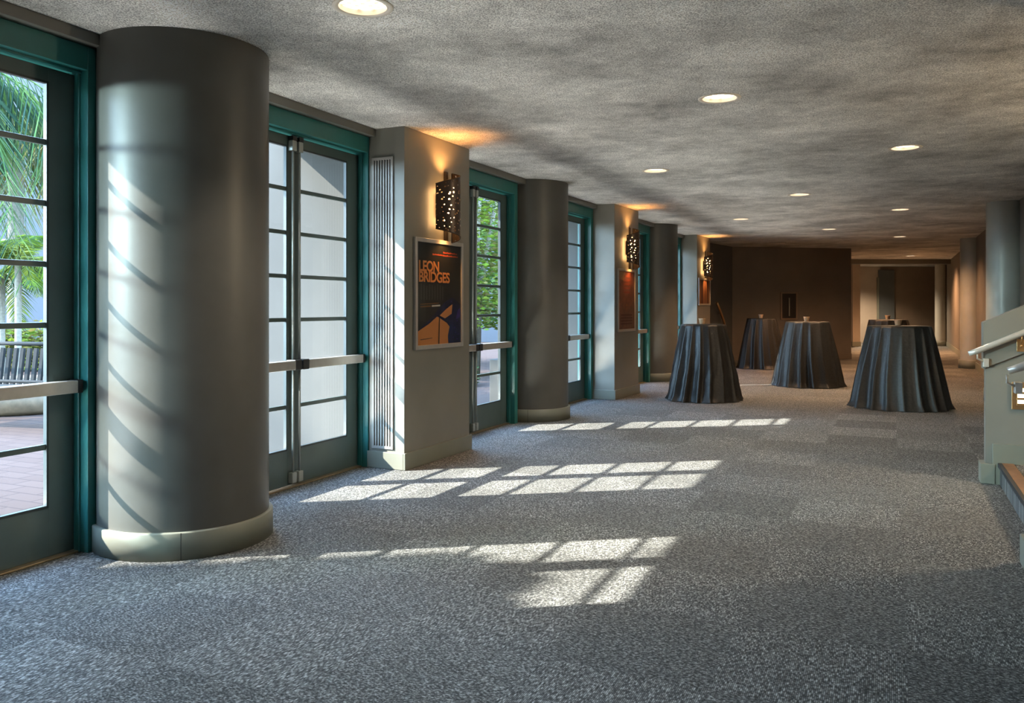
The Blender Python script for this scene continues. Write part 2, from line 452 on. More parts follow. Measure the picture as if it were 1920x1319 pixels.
# ---- fillers between door frames and columns, plus outer wall before door 1
w = MB().mat('column_paint')
def wallseg(m, A, B, th, z0, z1, side=1):
    A = Vector(A); B = Vector(B); t = (B-A); t.z = 0; t.normalize(); n = Vector((-t.y, t.x, 0))*th*side
    m.prism([A, B, B+n, A+n] if side > 0 else [A, A+n, B+n, B], z0, z1)
d1, d2, d3, d4, d5, d6 = [dirv(a) for a in ANG[1:]]
wallseg(w, RJ[0]-dirv(23)*6-outn(23)*.1, RJ[0]-dirv(23)*1.681-outn(23)*.1, .2, 0, 2.7)
def atd(n, s, off=0): return RJ[n]+dirv(ANG[n])*s+outn(ANG[n])*off
wallseg(w, atd(1, .081, -.09), atd(1, .52, -.09), .2, 0, 2.7)
wallseg(w, atd(2, -2.25, -.09), atd(2, -1.681, -.09), .2, 0, 2.7)
wallseg(w, atd(3, .081, -.05), atd(3, .6, -.05), .12, 0, 2.7)
wallseg(w, atd(4, -2.0, -.05), atd(4, -1.681, -.05), .12, 0, 2.7)
wallseg(w, atd(5, .081, -.05), atd(5, .6, -.05), .12, 0, 2.7)
wallseg(w, atd(6, -2.0, -.05), atd(6, -1.681, -.05), .12, 0, 2.7)
o = w.build('wall_left'); tag(o, 'narrow dark wall strips between the teal door frames and the round columns', 'wall', kind='structure')

# ---- columns
CL = {1: 'largest round dark grey column, nearest, with window light on it', 2: 'second round grey column, right of the garden-view door, striped with sunlight', 3: 'third round column, bluish, behind the left high table'}
for n, (x, y) in COLS.items():
    E = empty('round_column', (x, y, 0)); tag(E, CL[n], 'column', 'big engaged columns along the doors', 'thing')
    dn = {1: 1, 2: 3, 3: 5}[n]; q_ = -outn(ANG[dn]); E.rotation_euler.z = math.atan2(q_.y, q_.x); am = R(128 if n == 1 else 97)
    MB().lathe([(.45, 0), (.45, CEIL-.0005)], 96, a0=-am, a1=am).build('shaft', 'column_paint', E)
    r = MB().mat('base_paint'); r.lathe([(.448, .002), (.472, .002), (.472, .135), (.467, .141), (.448, .141)], 96, a0=-am, a1=am)
    a = math.atan2(-y, -x)-R(2.2)-E.rotation_euler.z; c, s_ = math.cos(a), math.sin(a)
    r.mat('black_plastic').box(-.0015, .0015, -.001, .0015, .003, .1395, M=Matrix.Translation((.4715*c, .4715*s_, 0)) @ Matrix.Rotation(a+PI/2, 4, 'Z'))
    r.build('base_ring', parent=E)
RC = [((6.68, 11.3), 'round column at the right edge rising behind the stair half wall'), ((9.54, 17.3), 'slim round grey column standing on carpet left of the stair half wall'), ((13.9, 27.1), 'thin pale grey column far at the end of the lobby')]
for (x, y), lb in RC:
    E = empty('round_column', (x, y, 0)); tag(E, lb, 'column', 'slim columns along the inner side', 'thing')
    r_ = .238 if y < 20 else .17
    MB().lathe([(r_, 0), (r_, CEIL-.0005)], 64).build('shaft', 'slim_column_paint', E)
    MB().lathe([(r_-.002, .002), (r_+.03, .002), (r_+.03, .165), (r_+.025, .17), (r_-.002, .17)], 64).build('base_ring', 'base_paint', E)

# ---- piers
PL = {0: 'square grey pier before the left edge, outside the picture', 1: 'square grey pier with the orange poster and a tall vent', 2: 'square grey pier with the dim red poster and glowing sconce', 3: 'farthest square grey pier, beside the left high table'}
PE = {}
for n, (A, B) in PIERS.items():
    t = (B-A).normalized(); nn = Vector((-t.y, t.x, 0)); L = (B-A).length
    deg = math.degrees(math.atan2(t.x, t.y))
    E = empty('square_pier', (A.x, A.y, 0), R(90-deg)); PE[n] = (E, L, deg)
    tag(E, PL[n], 'pier', 'square piers between the doors', 'thing')
    MB().box(0, L, 0, .46, 0, CEIL-.0005, .003).build('shaft', 'pier_paint', E)
    bb = MB().mat('base_paint'); th = .018
    bb.box(-th, L+th, -th, .0, .002, .132, .003); bb.box(-th, 0, 0, .34, .002, .132, .003); bb.box(L, L+th, 0, .34, .002, .132, .003)
    bb.build('baseboard', parent=E)
def onpier(n): 
    E, L, deg = PE[n]; return E.matrix_basis.copy(), E.location.copy(), R(90-deg), L

# vent grille on pier 1, side facing the camera (local x = 0 plane)
_, loc, rz, L = onpier(1)
G = empty('vent_grille', loc, rz); tag(G, 'tall narrow slatted air vent on the side of the orange poster pier', 'vent')
y0, y1, z0, z1 = .10, .30, .155, 2.46
gf = MB().mat('grille_paint')
gf.box(-.012, -.001, y0, y0+.022, z0, z1, .002); gf.box(-.012, -.001, y1-.022, y1, z0, z1, .002)
gf.box(-.012, -.001, y0+.02, y1-.02, z0, z0+.022, .002); gf.box(-.012, -.001, y0+.02, y1-.02, z1-.022, z1, .002)
gf.build('frame', parent=G)
gb = MB().mat('grille_dark'); gb.box(-.004, -.001, y0+.01, y1-.01, z0+.01, z1-.01); gb.build('backing', parent=G)
gs = MB().mat('grille_paint')
for i in range(6):
    y = y0+.026+(i+.5)*(y1-y0-.052)/6; gs.box(-.0115, -.0045, y-.0058, y+.0058, z0+.02, z1-.02, .001)
gs.build('slats', parent=G)

# ---- posters
def plate(mb, pts, y):   # flat printed shape on the poster face: pts (x, z)
    mb.poly([(p[0], y, p[1]) for p in pts])
def text(body, size, x, z, y, mat, parent, bold=0, align='LEFT', name='lettering', sx=1.0):
    c = bpy.data.curves.new(name, 'FONT'); c.body = body; c.size = size; c.offset = bold; c.align_x = align; c.extrude = .0004
    c.space_character = .92; c.space_line = .78
    c.materials.append(MATS[mat]); o = bpy.data.objects.new(name, c); COL.objects.link(o); o.parent = parent
    bpy.context.view_layer.update()
    me = bpy.data.meshes.new_from_object(o.evaluated_get(bpy.context.evaluated_depsgraph_get()))
    me.name = name; bpy.data.objects.remove(o); o = bpy.data.objects.new(name, me); COL.objects.link(o); o.parent = parent
    o.location = (x, y, z); o.rotation_euler = (PI/2, 0, 0); o.scale = (sx, 1, 1); return o
def poster(n, x0, x1, z0, z1, label):
    _, loc, rz, L = onpier(n)
    E = empty('poster', loc, rz); tag(E, label, 'poster', 'framed posters on the piers')
    fr = MB().mat('poster_frame'); t = .035
    fr.box(x0, x0+t, -.028, -.002, z0, z1, .004); fr.box(x1-t, x1, -.028, -.002, z0, z1, .004)
    fr.box(x0+t-.002, x1-t+.002, -.028, -.002, z0, z0+t, .004); fr.box(x0+t-.002, x1-t+.002, -.028, -.002, z1-t, z1, .004)
    fr.build('frame', parent=E)
    return E, x0+t, x1-t, z0+t, z1-t
def pier_x(n, u):        # local x on a pier's front at photo column u
    A, B = PIERS[n]; t = (B-A).normalized(); k = (u-960)/FPX
    return (k*A.y-A.x)/(t.x-k*t.y)
def pier_z(n, u, v):
    A, B = PIERS[n]; t = (B-A).normalized(); s = pier_x(n, u); return CAMZ-(v-HOR)/FPX*(A.y+t.y*s)
x0, x1 = pier_x(1, 774), pier_x(1, 864); z0, z1 = pier_z(1, 776, 657), pier_z(1, 774, 444)
E, a0, a1, b0, b1 = poster(1, x0, x1, z0, z1, 'framed dark poster with orange lettering and an orange figure shape')
W, H = a1-a0, b1-b0
def P(fx, fz): return (a0+fx*W, b0+fz*H)
p = MB().mat('print_dark'); p.box(a0-.004, a1+.004, -.016, -.004, b0-.004, b1+.004)
p.mat('print_navy'); plate(p, [P(.42, 0), P(.72, 0), P(1, 0), P(1, .40), P(.80, .47), P(.62, .42), P(.30, .26), P(0, .13), P(0, .10)], -.0164)
p.mat('print_orange'); plate(p, [P(0, 0), P(.70, 0), P(.69, .08), P(.73, .17), P(.66, .21), P(.50, .26), P(.44, .275), P(.26, .205), P(0, .13)], -.0170)
plate(p, [P(.50, .285), P(.62, .255), P(.78, .30), P(.80, .40), P(.64, .345)], -.0170)
p.mat('print_dark'); plate(p, [P(.465, 0), P(.49, 0), P(.50, .26), P(.48, .262)], -.0176); plate(p, [P(.07, .05), P(.33, .062), P(.33, .068), P(.07, .057)], -.0176)
p.mat('print_blue'); plate(p, [P(.88, .24), P(.99, .27), P(.99, .36), P(.93, .34)], -.0170)
for sx_, sz_ in ((.8, .05), (.86, .1), (.9, .03), (.93, .08), (.84, .15), (.76, .42), (.9, .22)): plate(p, [P(sx_, sz_), P(sx_+.03, sz_+.004), P(sx_+.025, sz_+.016), P(sx_, sz_+.012)], -.0172)
p.mat('print_white'); plate(p, [P(.32, .372), P(.51, .378), P(.51, .394), P(.32, .388)], -.0170)
p.mat('print_ochre'); plate(p, [P(.07, .366), P(.30, .372), P(.30, .386), P(.07, .380)], -.0170); plate(p, [P(.07, .392), P(.48, .406), P(.48, .414), P(.07, .402)], -.0170)
p.mat('print_grey')
for i in range(9): plate(p, [P(.08+.06*i, .44), P(.10+.06*i, .44), P(.10+.06*i, .60-.012*(i % 3)), P(.08+.06*i, .60-.012*(i % 3))], -.0168)
p.build('printed_sheet', parent=E)
for word, fz, fw in (('LEON', .722, .45), ('BRIDGES', .618, .70)):
    o = text(word, .10*H/.70, a0+.03*W, b0+fz*H, -.0185, 'print_orange', E, bold=.0032)
    o.scale.x = fw*W/max(v.co.x for v in o.data.vertices)
p = MB().mat('print_red')
for i, (fx, fz, w_) in enumerate(((.58, .912, .34), (.34, .885, .24), (.58, .882, .36))):
    k = 6
    for j in range(k*2):
        q = w_/k/2; h_ = .013+.004*(j % 3 == 0); plate(p, [P(fx+q*j, fz), P(fx+q*j+q*.7, fz), P(fx+q*j+q*.7, fz+h_), P(fx+q*j, fz+h_)], -.0170)
p.build('small_print', parent=E)
gm = MB(); gm.quad((a0, -.021, b0), (a1, -.021, b0), (a1, -.021, b1), (a0, -.021, b1)); gm.build('glass_pane', 'glass', E)

x0, x1 = pier_x(2, 1156), pier_x(2, 1189); z0, z1 = pier_z(2, 1158, 623), pier_z(2, 1158, 503)
E, a0, a1, b0, b1 = poster(2, x0, x1, z0, z1, 'framed dim rust-red poster under the sconce on the second pier')
W, H = a1-a0, b1-b0
p = MB().mat('print_rust'); p.box(a0-.004, a1+.004, -.016, -.004, b0-.004, b1+.004)
p.mat('print_ochre'); plate(p, [P(.0, .86), P(.35, .84), P(.42, 1), P(0, 1)], -.0165); plate(p, [P(.44, .40), P(.58, .40), P(.51, .45)], -.0167)
p.mat('print_dimred')
for i in range(5): plate(p, [P(.30, .62+.07*i), P(.70+.04*(i % 2), .62+.07*i), P(.70, .66+.07*i), P(.34, .65+.07*i)], -.0165)
p.mat('print_darkred')
for i in range(4): plate(p, [P(.14, .08+.05*i), P(.86, .08+.05*i), P(.86, .105+.05*i), P(.14, .105+.05*i)], -.0168)
p.build('printed_sheet', parent=E)
x0, x1 = pier_x(3, 1309), pier_x(3, 1331); z0, z1 = pier_z(3, 1316, 573), pier_z(3, 1316, 522)
E, a0, a1, b0, b1 = poster(3, .05, .93, z0, z1, 'framed brown poster with pale upright reflection stripes on the farthest pier')
W, H = a1-a0, b1-b0
p = MB().mat('print_darkred'); p.box(a0-.004, a1+.004, -.016, -.004, b0-.004, b1+.004)
p.mat('print_ochre')
for fx in (.05, .40, .60, .86): plate(p, [P(fx, .0), P(fx+.10, .0), P(fx+.10, 1), P(fx, 1)], -.0166)  # reflections on the poster painted as pale upright stripes
p.build('printed_sheet', parent=E)

# ---- sconces: slim back plate, bent perforated shade round a lit tube
def make_sconce(n, zc, label):
    _, loc, rz, L = onpier(n)
    E = empty('wall_sconce', loc, rz); tag(E, label, 'wall lamp', 'perforated wall lamps on the piers')
    xc = .52*L
    bp = MB().mat('dark_bronze'); bp.box(xc+.05, xc+.10, -.02, -.001, zc-.30, zc+.30, .003); bp.box(xc-.06, xc+.06, -.03, -.001, zc-.10, zc+.10, .003); bp.build('backplate', parent=E)
    # shade: a bent sheet, slanted at its top and foot, standing off the wall
    sh = MB().mat('perforated_metal'); uvl = sh.bm.loops.layers.uv.new('UVMap')
    N = 14; prof = []
    for i in range(N+1):
        a = PI*(.02+.96*i/N); px = xc+.0-.135*math.cos(a); py = -.025-.15*math.sin(a)
        k = i/N; prof.append((px, py, zc-.20-.10*k, zc+.17+.12*k, k))
    prev = None
    for px, py, za, zb, k in prof:
        cur = (sh.bm.verts.new((px, py, za)), sh.bm.verts.new((px, py, zb)), k)
        if prev:
            f_ = sh.bm.faces.new((prev[0], cur[0], cur[1], prev[1])); f_.smooth = True; f_.material_index = 0
            for lp, uv in zip(f_.loops, ((prev[2], 0), (cur[2], 0), (cur[2], 1), (prev[2], 1))): lp[uvl].uv = uv
        prev = cur
    so = sh.build('shade', parent=E, fix=False)
    rim = MB().mat('dark_bronze')
    rim.tube([(p_[0], p_[1], p_[3]) for p_ in prof], .005, 6); rim.tube([(p_[0], p_[1], p_[2]) for p_ in prof], .005, 6)
    rim.tube([(prof[-1][0], prof[-1][1], prof[-1][2]), (prof[-1][0], prof[-1][1], prof[-1][3])], .006, 6)
    rim.build('shade_rim', parent=so)
    d_ = MB().mat('sconce_glow'); d_.lathe([(.0, zc-.17), (.042, zc-.17), (.042, zc+.15), (0, zc+.15)], 24, cx=xc, cy=-.085); d_.build('glass_tube', parent=E)
    w_ = Matrix.Translation(loc) @ Matrix.Rotation(rz, 4, 'Z')
    for dz, up in ((.24, 1), (-.24, -1)):
        l = bpy.data.lights.new('sconce_lamp', 'SPOT'); l.energy = SCON[n]; l.color = (1, .43, .12); l.spot_size = R(125); l.spot_blend = .8; l.shadow_soft_size = .04
        lo = bpy.data.objects.new('sconce_lamp', l); COL.objects.link(lo); lo.location = w_ @ Vector((xc, -.10, zc+dz)); lo.rotation_euler = (PI if up > 0 else 0, 0, 0)
SCON = {1: 10, 2: 8, 3: 8}
make_sconce(1, pier_z(1, 830, 388), 'perforated glowing wall lamp above the orange poster')
make_sconce(2, pier_z(2, 1178, 466), 'perforated glowing wall lamp above the dim red poster')
make_sconce(3, pier_z(3, 1320, 499), 'perforated glowing wall lamp on the farthest pier')

# ---- downlights
LT = ['largest bright downlight at the top edge of the picture', 'second bright downlight, alone in the middle of the near ceiling', 'bright downlight high on the right side of the ceiling', 'bright downlight nearest the second column',
 'downlight above the middle high table, right of the one by the second column', 'right downlight over the front right table', 'left downlight above the left high tables', 'downlight before the big brown wall, right of the unlit fixture', 'orange downlight before the far passage, left of the slim columns', 'smallest orange downlight deep in the far passage']
proto = None
for i, (x, y) in enumerate(lamp_pos):
    if proto is None:
        E = empty('downlight', (x, y, CEIL)); proto = E
        MB().mat('downlight_white').lathe([(LR-.012, .0), (LR-.012, -.004), (LR+.016, -.006), (LR+.018, -.001), (LR-.012, 0)], 40).build('trim_ring', parent=E)
        MB().mat('downlight_white').lathe([(LR-.008, -.003), (LR-.012, .02), (LR-.03, .075), (LR-.04, .10)], 40).build('reflector', parent=E)
        MB().mat('downlight_lens').lathe([(0, .012), (.06, .015), (LR-.012, .022)], 40).build('lens', parent=E)
    else:
        E = copy_tree(proto); E.location = (x, y, CEIL)
    tag(E, LT[i], 'ceiling light', 'recessed round ceiling downlights')
    l = bpy.data.lights.new('downlight_lamp', 'SPOT'); l.energy = 52 if y < 12 else (130 if y < 16 else (175 if y < 20 else 440)); l.spot_size = R(110) if y < 14 else R(150); l.spot_blend = .7; l.shadow_soft_size = .10
    l.color = (1, .86, .70) if y < 9 else ((1, .62, .34) if y < 14 else (1, .52, .25))
    lo = bpy.data.objects.new('downlight_lamp', l); COL.objects.link(lo); lo.location = (x, y, CEIL-.02)
cv = empty('ceiling_diffuser', ((1463-960)/FPX*18.4, 18.4, CEIL)); tag(cv, 'small unlit pale fixture on the ceiling before the big brown wall', 'ceiling fixture')
MB().mat('downlight_white').lathe([(0, -.03), (.08, -.028), (.11, -.012), (.12, -.001)], 24).build('cover', parent=cv)
MB().mat('rod_metal').lathe([(.118, -.012), (.13, -.010), (.13, -.0005)], 24).build('rim', parent=cv)

# ---- high tables under black cloths
TB = [((4.93, 10.65), .37, .575, 'black floor-length cloth over the nearest right high table'), ((2.63, 11.5), .30, .50, 'wrinkled black cloth over the left high table by the third column'),
 ((4.77, 13.5), .33, .53, 'black cloth over the middle high table, its folds catching light'), ((5.18, 17.35), .29, .50, 'dark cloth over the far left high table before the big wall'), ((6.98, 15.5), .335, .53, 'black cloth over the high table hidden behind the nearest right one')]
ZT = 1.035
random.seed(11)
for i, ((x, y), rt, rb, lb) in enumerate(TB):
    c = MB().mat('black_cloth'); SEG, ROW = 240, 40
    ph = [random.uniform(0, 2*PI) for _ in range(8)]; nf = random.choice([16, 17, 18])
    wrinkle = .5 if i == 1 else .15
    def fold(a):
        w = math.sin(nf*a+ph[0]+.9*math.sin(2*a+ph[1])+.5*math.sin(5*a+ph[2]))
        w2 = math.sin((nf*.5)*a*2+ph[3]+1.2*math.sin(3*a+ph[4]))
        s_ = 1-abs(math.sin(.5*(nf*a+ph[0]+.7*math.sin(2*a+ph[1])+.45*math.sin(5*a+ph[2])))); s_ = s_**1.5
        return (s_*1.7+.15*w2)-.45, (.75+.35*math.sin(3*a+ph[5])+.2*math.sin(4*a+ph[6]))
    rings = []
    top = [c.bm.verts.new((0, 0, ZT))]
    for r_ in (.35, .7, .93): rings.append([c.bm.verts.new((rt*r_*math.cos(2*PI*k/SEG), rt*r_*math.sin(2*PI*k/SEG), ZT)) for k in range(SEG)])
    for j in range(ROW+1):
        t = j/ROW
        ring = []
        for k in range(SEG):
            a = 2*PI*k/SEG; w, amp = fold(a)
            base = rt+(rb-rt)*(t**.95)*(.92 if t < 1 else .92)
            g = .10+.90*t**.8
            rr = base+.052*amp*w*g+.008*math.sin(t*9+a*nf)*t*wrinkle
            if wrinkle > .4: rr += .005*math.sin(23*t+5*a+ph[7])*math.sin(11*a+7*t)*g
            a2 = a+.05*math.sin(3*t+ph[1])*t
            z = ZT-.004-(ZT-.012)*t
            if j == 0: rr = rt; z = ZT-.002
            if j == 1: rr = max(rr, rt+.003)
            if t > .94: rr += .03*((t-.94)/.06)*(.6+.4*math.sin(7*a+ph[2]))
            ring.append(c.bm.verts.new((rr*math.cos(a2), rr*math.sin(a2), z)))
        rings.append(ring)
    fs = []
    for k in range(SEG): fs.append(c.bm.faces.new((top[0], rings[0][k], rings[0][(k+1) % SEG])))
    for A, B in zip(rings, rings[1:]):
        for k in range(SEG): fs.append(c.bm.faces.new((A[k], A[(k+1) % SEG], B[(k+1) % SEG], B[k])))
    for f_ in fs: f_.smooth = True
    o = c.build('tablecloth'); o.location = (x, y, 0); o.rotation_euler.z = i*1.3
    tag(o, lb, 'tablecloth', 'black draped high cocktail tables')
CL_ = ['tan cup with candle on the nearest right high table', 'tan cup with candle on the left high table', 'tan cup with candle on the middle high table', 'small tan cup on the far left high table', 'tan cup on the hidden rear high table']
cp = None
for i, ((x, y), rt, rb, lb) in enumerate(TB):
    if cp is None:
        cp = empty('candle_cup', (0, 0, 0)); E = cp
        MB().mat('cup_ceramic').lathe([(0, .002), (.030, .002), (.034, .01), (.046, .068), (.050, .078), (.046, .078), (.042, .068), (.032, .014), (0, .012)], 28).build('cup', parent=E)
        MB().mat('candle_wax').lathe([(0, .013), (.030, .014), (.038, .055), (0, .056)], 20).build('candle', parent=E)
    else: E = copy_tree(cp)
    E.location = (x-.02, y-.02, ZT+.0005); tag(E, CL_[i], 'candle cup', 'candle cups on the high tables')

# ---- end of the lobby
def seg_obj(name, A, B, th, z1, mat, label, cat='wall', z0=0, side=1, kind='structure', base=True):
    m = MB().mat(mat); wallseg(m, Vector((*A, 0)), Vector((*B, 0)), th, z0, z1, side)
    o = m.build(name); tag(o, label, cat, kind=kind); return o
seg_obj('wall_far_left', (3.80, 17.63), (5.2, 19.72), .2, CEIL+.02, 'slate_wall', 'dark slate wall with the brass handrail beyond the farthest pier')
seg_obj('wall_back', (5.2, 19.72), (8.24, 20.3), .2, CEIL+.02, 'dark_wall', 'big brown wall facing the camera behind the high tables')
seg_obj('wall_passage', (8.24, 20.3), (9.7, 31), .2, CEIL+.02, 'brown_wall', 'brown side wall of the far passage')
seg_obj('wall_end', (9.5, 29.6), (18, 29.6), .2, CEIL+.02, 'brown_wall', 'brown wall closing the far end of the passage')
seg_obj('wall_right', (15.3, 29.75), (5.2, 7.75), .2, CEIL+.02, 'dark_wall', 'dark inner wall behind the slim columns on the right', side=1)
seg_obj('wall_rear', (-1.0, -3.98), (-6.2, -3.6), .2, CEIL+.02, 'pier_paint', 'grey wall behind the camera, outside the picture', side=1)
seg_obj('wall_right_near', (2.66, 4.02), (-1.0, -3.98), .2, CEIL+.02, 'pier_paint', 'grey inner wall beside the camera, outside the picture', side=1)
m = MB().mat('pier_paint'); wallseg(m, Vector((5.2, 7.75, 0)), Vector((6.9, 6.97, 0)), .2, 0, 4.6); wallseg(m, Vector((6.9, 6.97, 0)), Vector((5.2, 2.9, 0)), .2, 0, 4.6); wallseg(m, Vector((5.2, 2.9, 0)), Vector((2.66, 4.02, 0)), .2, 0, 4.6)
o = m.build('wall_stair'); tag(o, 'grey walls enclosing the stair, outside the picture', 'wall', kind='structure')
m = MB().mat('base_paint')
for A, B in (((15.2, 29.5), (5.2, 7.75)),):
    A = Vector((*A, 0)); B = Vector((*B, 0)); wallseg(m, A, B, .025, .002, .15, side=-1)
o = m.build('baseboard_right'); tag(o, 'low baseboard along the dark inner wall on the right', 'baseboard', kind='structure')
m = MB().mat('dark_wall'); A, B = Vector((5.2, 19.72, 0)), Vector((8.24, 20.3, 0)); wallseg(m, A, B, .02, .002, .14, side=-1)
o = m.build('baseboard_back'); tag(o, 'dark baseboard of the big brown wall behind the tables', 'baseboard', kind='structure')
m = MB().mat('warm_wall'); m.box(11.9, 13.0, 29.52, 29.595, 0, CEIL); o = m.build('wall_panel'); tag(o, 'paler warm wall panel at the far end, left of the dark doorway', 'wall', kind='structure')
m = MB().mat('slate_wall'); m.box(12.93, 13.5, 29.50, 29.594, 0, CEIL-.12); m.mat('base_paint').box(12.88, 12.94, 29.46, 29.594, 0, 2.3); o = m.build('door_7'); tag(o, 'dark doorway at the far end of the passage', 'door', kind='structure')
m = MB().mat('warm_wall').box(-.10, .14, -.12, .12, 0, CEIL, .004); m.mat('base_paint').box(-.12, .16, -.14, .14, .002, .15, .003)
o = m.build('pilaster'); o.location = (11.02, 26.9, 0); tag(o, 'lit pilaster at the mouth of the far passage', 'pilaster', kind='thing')
m = MB().mat('beam_paint').box(8.6, 15, 24.9, 25.3, 2.55, CEIL+.03); o = m.build('trim_7'); tag(o, 'low dark beam across the far passage', 'beam', kind='structure')
# niche on the big wall
E = empty('wall_niche', (0, 0, 0)); bd = Vector((3.04, .58, 0)).normalized(); bang = math.atan2(bd.y, bd.x)
def onback(u): k = (u-960)/FPX; A = Vector((5.2, 19.72, 0)); return (k*A.y-A.x)/(bd.x-k*bd.y)
E.location = (5.2, 19.72, 0); E.rotation_euler.z = bang
tag(E, 'dark upright wall niche with pale rim on the big brown wall', 'niche')
xa, xb = onback(1466), onback(1492); za, zb = 1.28-(597-575)/FPX*20, 1.28+(575-551)/FPX*20
m = MB().mat('brown_wall'); t = .035
m.box(xa-t, xa, -.02, -.001, za-t, zb+t, .003); m.box(xb, xb+t, -.02, -.001, za-t, zb+t, .003); m.box(xa, xb, -.02, -.001, zb, zb+t, .003); m.box(xa, xb, -.02, -.001, za-t, za, .003)
m.build('rim', parent=E)
m = MB().mat('black_plastic').box(xa, xb, -.008, -.001, za, zb); m.build('recess', parent=E)
m = MB().mat('rod_metal').box((xa+xb)/2-.012, (xa+xb)/2+.012, -.03, -.006, za+.05, zb-.10, .004); m.build('highlight_strip', parent=E)  # pale strip drawn in place of the niche's upright highlight
# brass handrail on the slate wall
E = empty('handrail', (0, 0, 0)); tag(E, 'brass handrail sloping down on the slate wall behind the left table', 'handrail')
sd = Vector((1.4, 2.09, 0)).normalized(); sn = Vector((sd.y, -sd.x, 0))
def sl(u, v, off): 
    k = (u-960)/FPX; A = Vector((3.80, 17.63, 0))+sn*off; s = (k*A.y-A.x)/(sd.x-k*sd.y); q = A+sd*s; q.z = CAMZ-(v-HOR)/FPX*q.y; return q
r_ = MB().mat('brass').tube([sl(1344, 568, .09), sl(1350, 582, .09), sl(1357, 602, .09), sl(1362, 622, .09)], .028, 10); ro = r_.build('rail', parent=E)
b_ = MB().mat('brass')
b_.tube([sl(1350, 582, .085)-Vector((0, 0, .02)), sl(1350, 582, .0)-Vector((0, 0, .08))], .014, 8); b_.build('bracket', parent=E)
b_ = MB().mat('brass').tube([sl(1360, 612, .085)-Vector((0, 0, .02)), sl(1360, 612, .0)-Vector((0, 0, .08))], .014, 8); b_.build('bracket', parent=E)

# ---- stair on the right: two half walls, carpeted steps, rails
SD = dirv(114.5); SN = dirv(24.5)        # run direction (to the right, slightly towards camera), hall direction
S0 = Vector((3.415, 6.05, 0))            # near front corner of the far half wall
Mst = Matrix.Translation(S0) @ Matrix.Rotation(math.atan2(SD.y, SD.x), 4, 'Z')   # local x up the stair, y along the hall (away), z up
def place(o): o.matrix_basis = Mst; return o
SLOPE = .47
def half_wall(name, y0, y1, label):
    E = empty(name, (0, 0, 0)); E.matrix_basis = Mst @ Matrix.Translation((0, y0, 0)); tag(E, label, 'half wall', 'stair half walls', 'thing')
    T = y1-y0; Lx = 3.2; zt = 1.165
    MB().mat('pier_paint').prism_xz([(.012, .0), (Lx, 0), (Lx, zt-.03+SLOPE*Lx), (.012, zt-.03)], .01, T-.01).build('body', parent=E)
    MB().mat('pier_paint').prism_xz([(-.004, zt-.335), (Lx, zt-.335+SLOPE*Lx), (Lx, zt+SLOPE*Lx), (-.004, zt)], -.012, T+.012).build('upper_band', parent=E)
    b = MB().mat('base_paint'); th = .022
    b.box(-th, .07, -th, T+th, .002, .145, .003)
    # stepped skirting following the stair
    for i in range(4):
        x0_ = .055+.28*i; z0_ = .145+.155*i
        b.box(x0_, x0_+.30 if i else x0_+.30, -.016, .012, z0_-.16, z0_+.145, .002)
    b.build('skirting', parent=E); return E
half_wall('stair_half_wall', 0, .13, 'grey-green half wall of the stair at the right edge, with rail')
half_wall('stair_half_wall', -2.22, -2.09, 'corner of the nearer stair half wall at the right edge')
E = empty('stair', (0, 0, 0)); E.matrix_basis = Mst; tag(E, 'carpeted stair with wood nosing rising at the right edge', 'stair', kind='thing')
for i in range(5):
    x0_ = .10+.28*i; z_ = .155*(i+1)
    s_ = MB().mat('carpet'); s_.box(x0_, 1.9, -2.08, -.02, z_-.155 if i == 0 else z_-.16, z_-.002); so = s_.build('step', parent=E)
    n_ = MB().mat('rubber').box(x0_-.014, x0_+.012, -2.08, -.02, z_-.03, z_+.002, .003); n_.mat('nosing_wood').box(x0_+.012, x0_+.085, -2.08, -.02, z_-.004, z_+.003, .001)
    n_.build('nosing', parent=so)
def stair_rail(y, label, x0=-.10, dz=0):
    E = empty('handrail', (0, 0, 0)); E.matrix_basis = Mst @ Matrix.Translation((0, y, 0)); tag(E, label, 'handrail', 'metal stair handrails')
    z0 = .985+dz; pts = [(x0, 0, z0+SLOPE*x0*.9), (x0+.05, 0, z0+SLOPE*x0+.02), (.6, 0, z0+.6*SLOPE), (2.6, 0, z0+2.6*SLOPE)]
    pts[0] = (x0, 0, z0+SLOPE*x0)
    MB().mat('rail_metal').tube(pts, [.018, .021, .021, .021], 14).build('rail', parent=E)
    for xb in (.23, 1.3, -.045):
        zz = z0+SLOPE*xb
        br_ = MB().mat('brass' if xb > 0 else 'rail_metal')
        sgn = 1
        br_.tube([(xb, 0, zz-.018), (xb, .01, zz-.06), (xb+(.05 if xb < 0 else 0), .05, zz-.085)], .007, 8)
        if xb > 0:
            br_.box(xb-.026, xb+.026, .046, .053, zz-.135, zz-.045, .002); br_.lathe([(0, zz-.105), (.006, zz-.104), (.008, zz-.09), (0, zz-.085)], 10, cx=xb, cy=.043)
        else: br_.box(xb+.04, xb+.075, .03, .10, zz-.12, zz-.06, .002)
        br_.build('bracket', parent=E)
stair_rail(-.065, 'metal handrail fixed to the far stair half wall')
stair_rail(-1.78, 'rounded end of the nearer stair handrail cut by the right edge', x0=-.04, dz=-.03)
E = empty('step_light', (0, 0, 0)); E.matrix_basis = Mst; tag(E, 'glowing louvred step light in the stair half wall', 'step light')
m = MB().mat('brass'); X0, X1, Z0, Z1 = .175, .46, .545, .74
m.box(X0, X1, -.004, .0095, Z0, Z1, .002); m.build('face_plate', parent=E)
m = MB().mat('step_glow').box(X0+.035, X1-.035, -.006, -.0045, Z0+.035, Z1-.035); m.build('lens', parent=E)
m = MB().mat('brass')
for i in range(4): 
    z = Z0+.035+i*.0417; m.box(X0+.03, X1-.03, -.012, -.006, z-.008, z+.008, .002)
m.build('louvre_slats', parent=E)

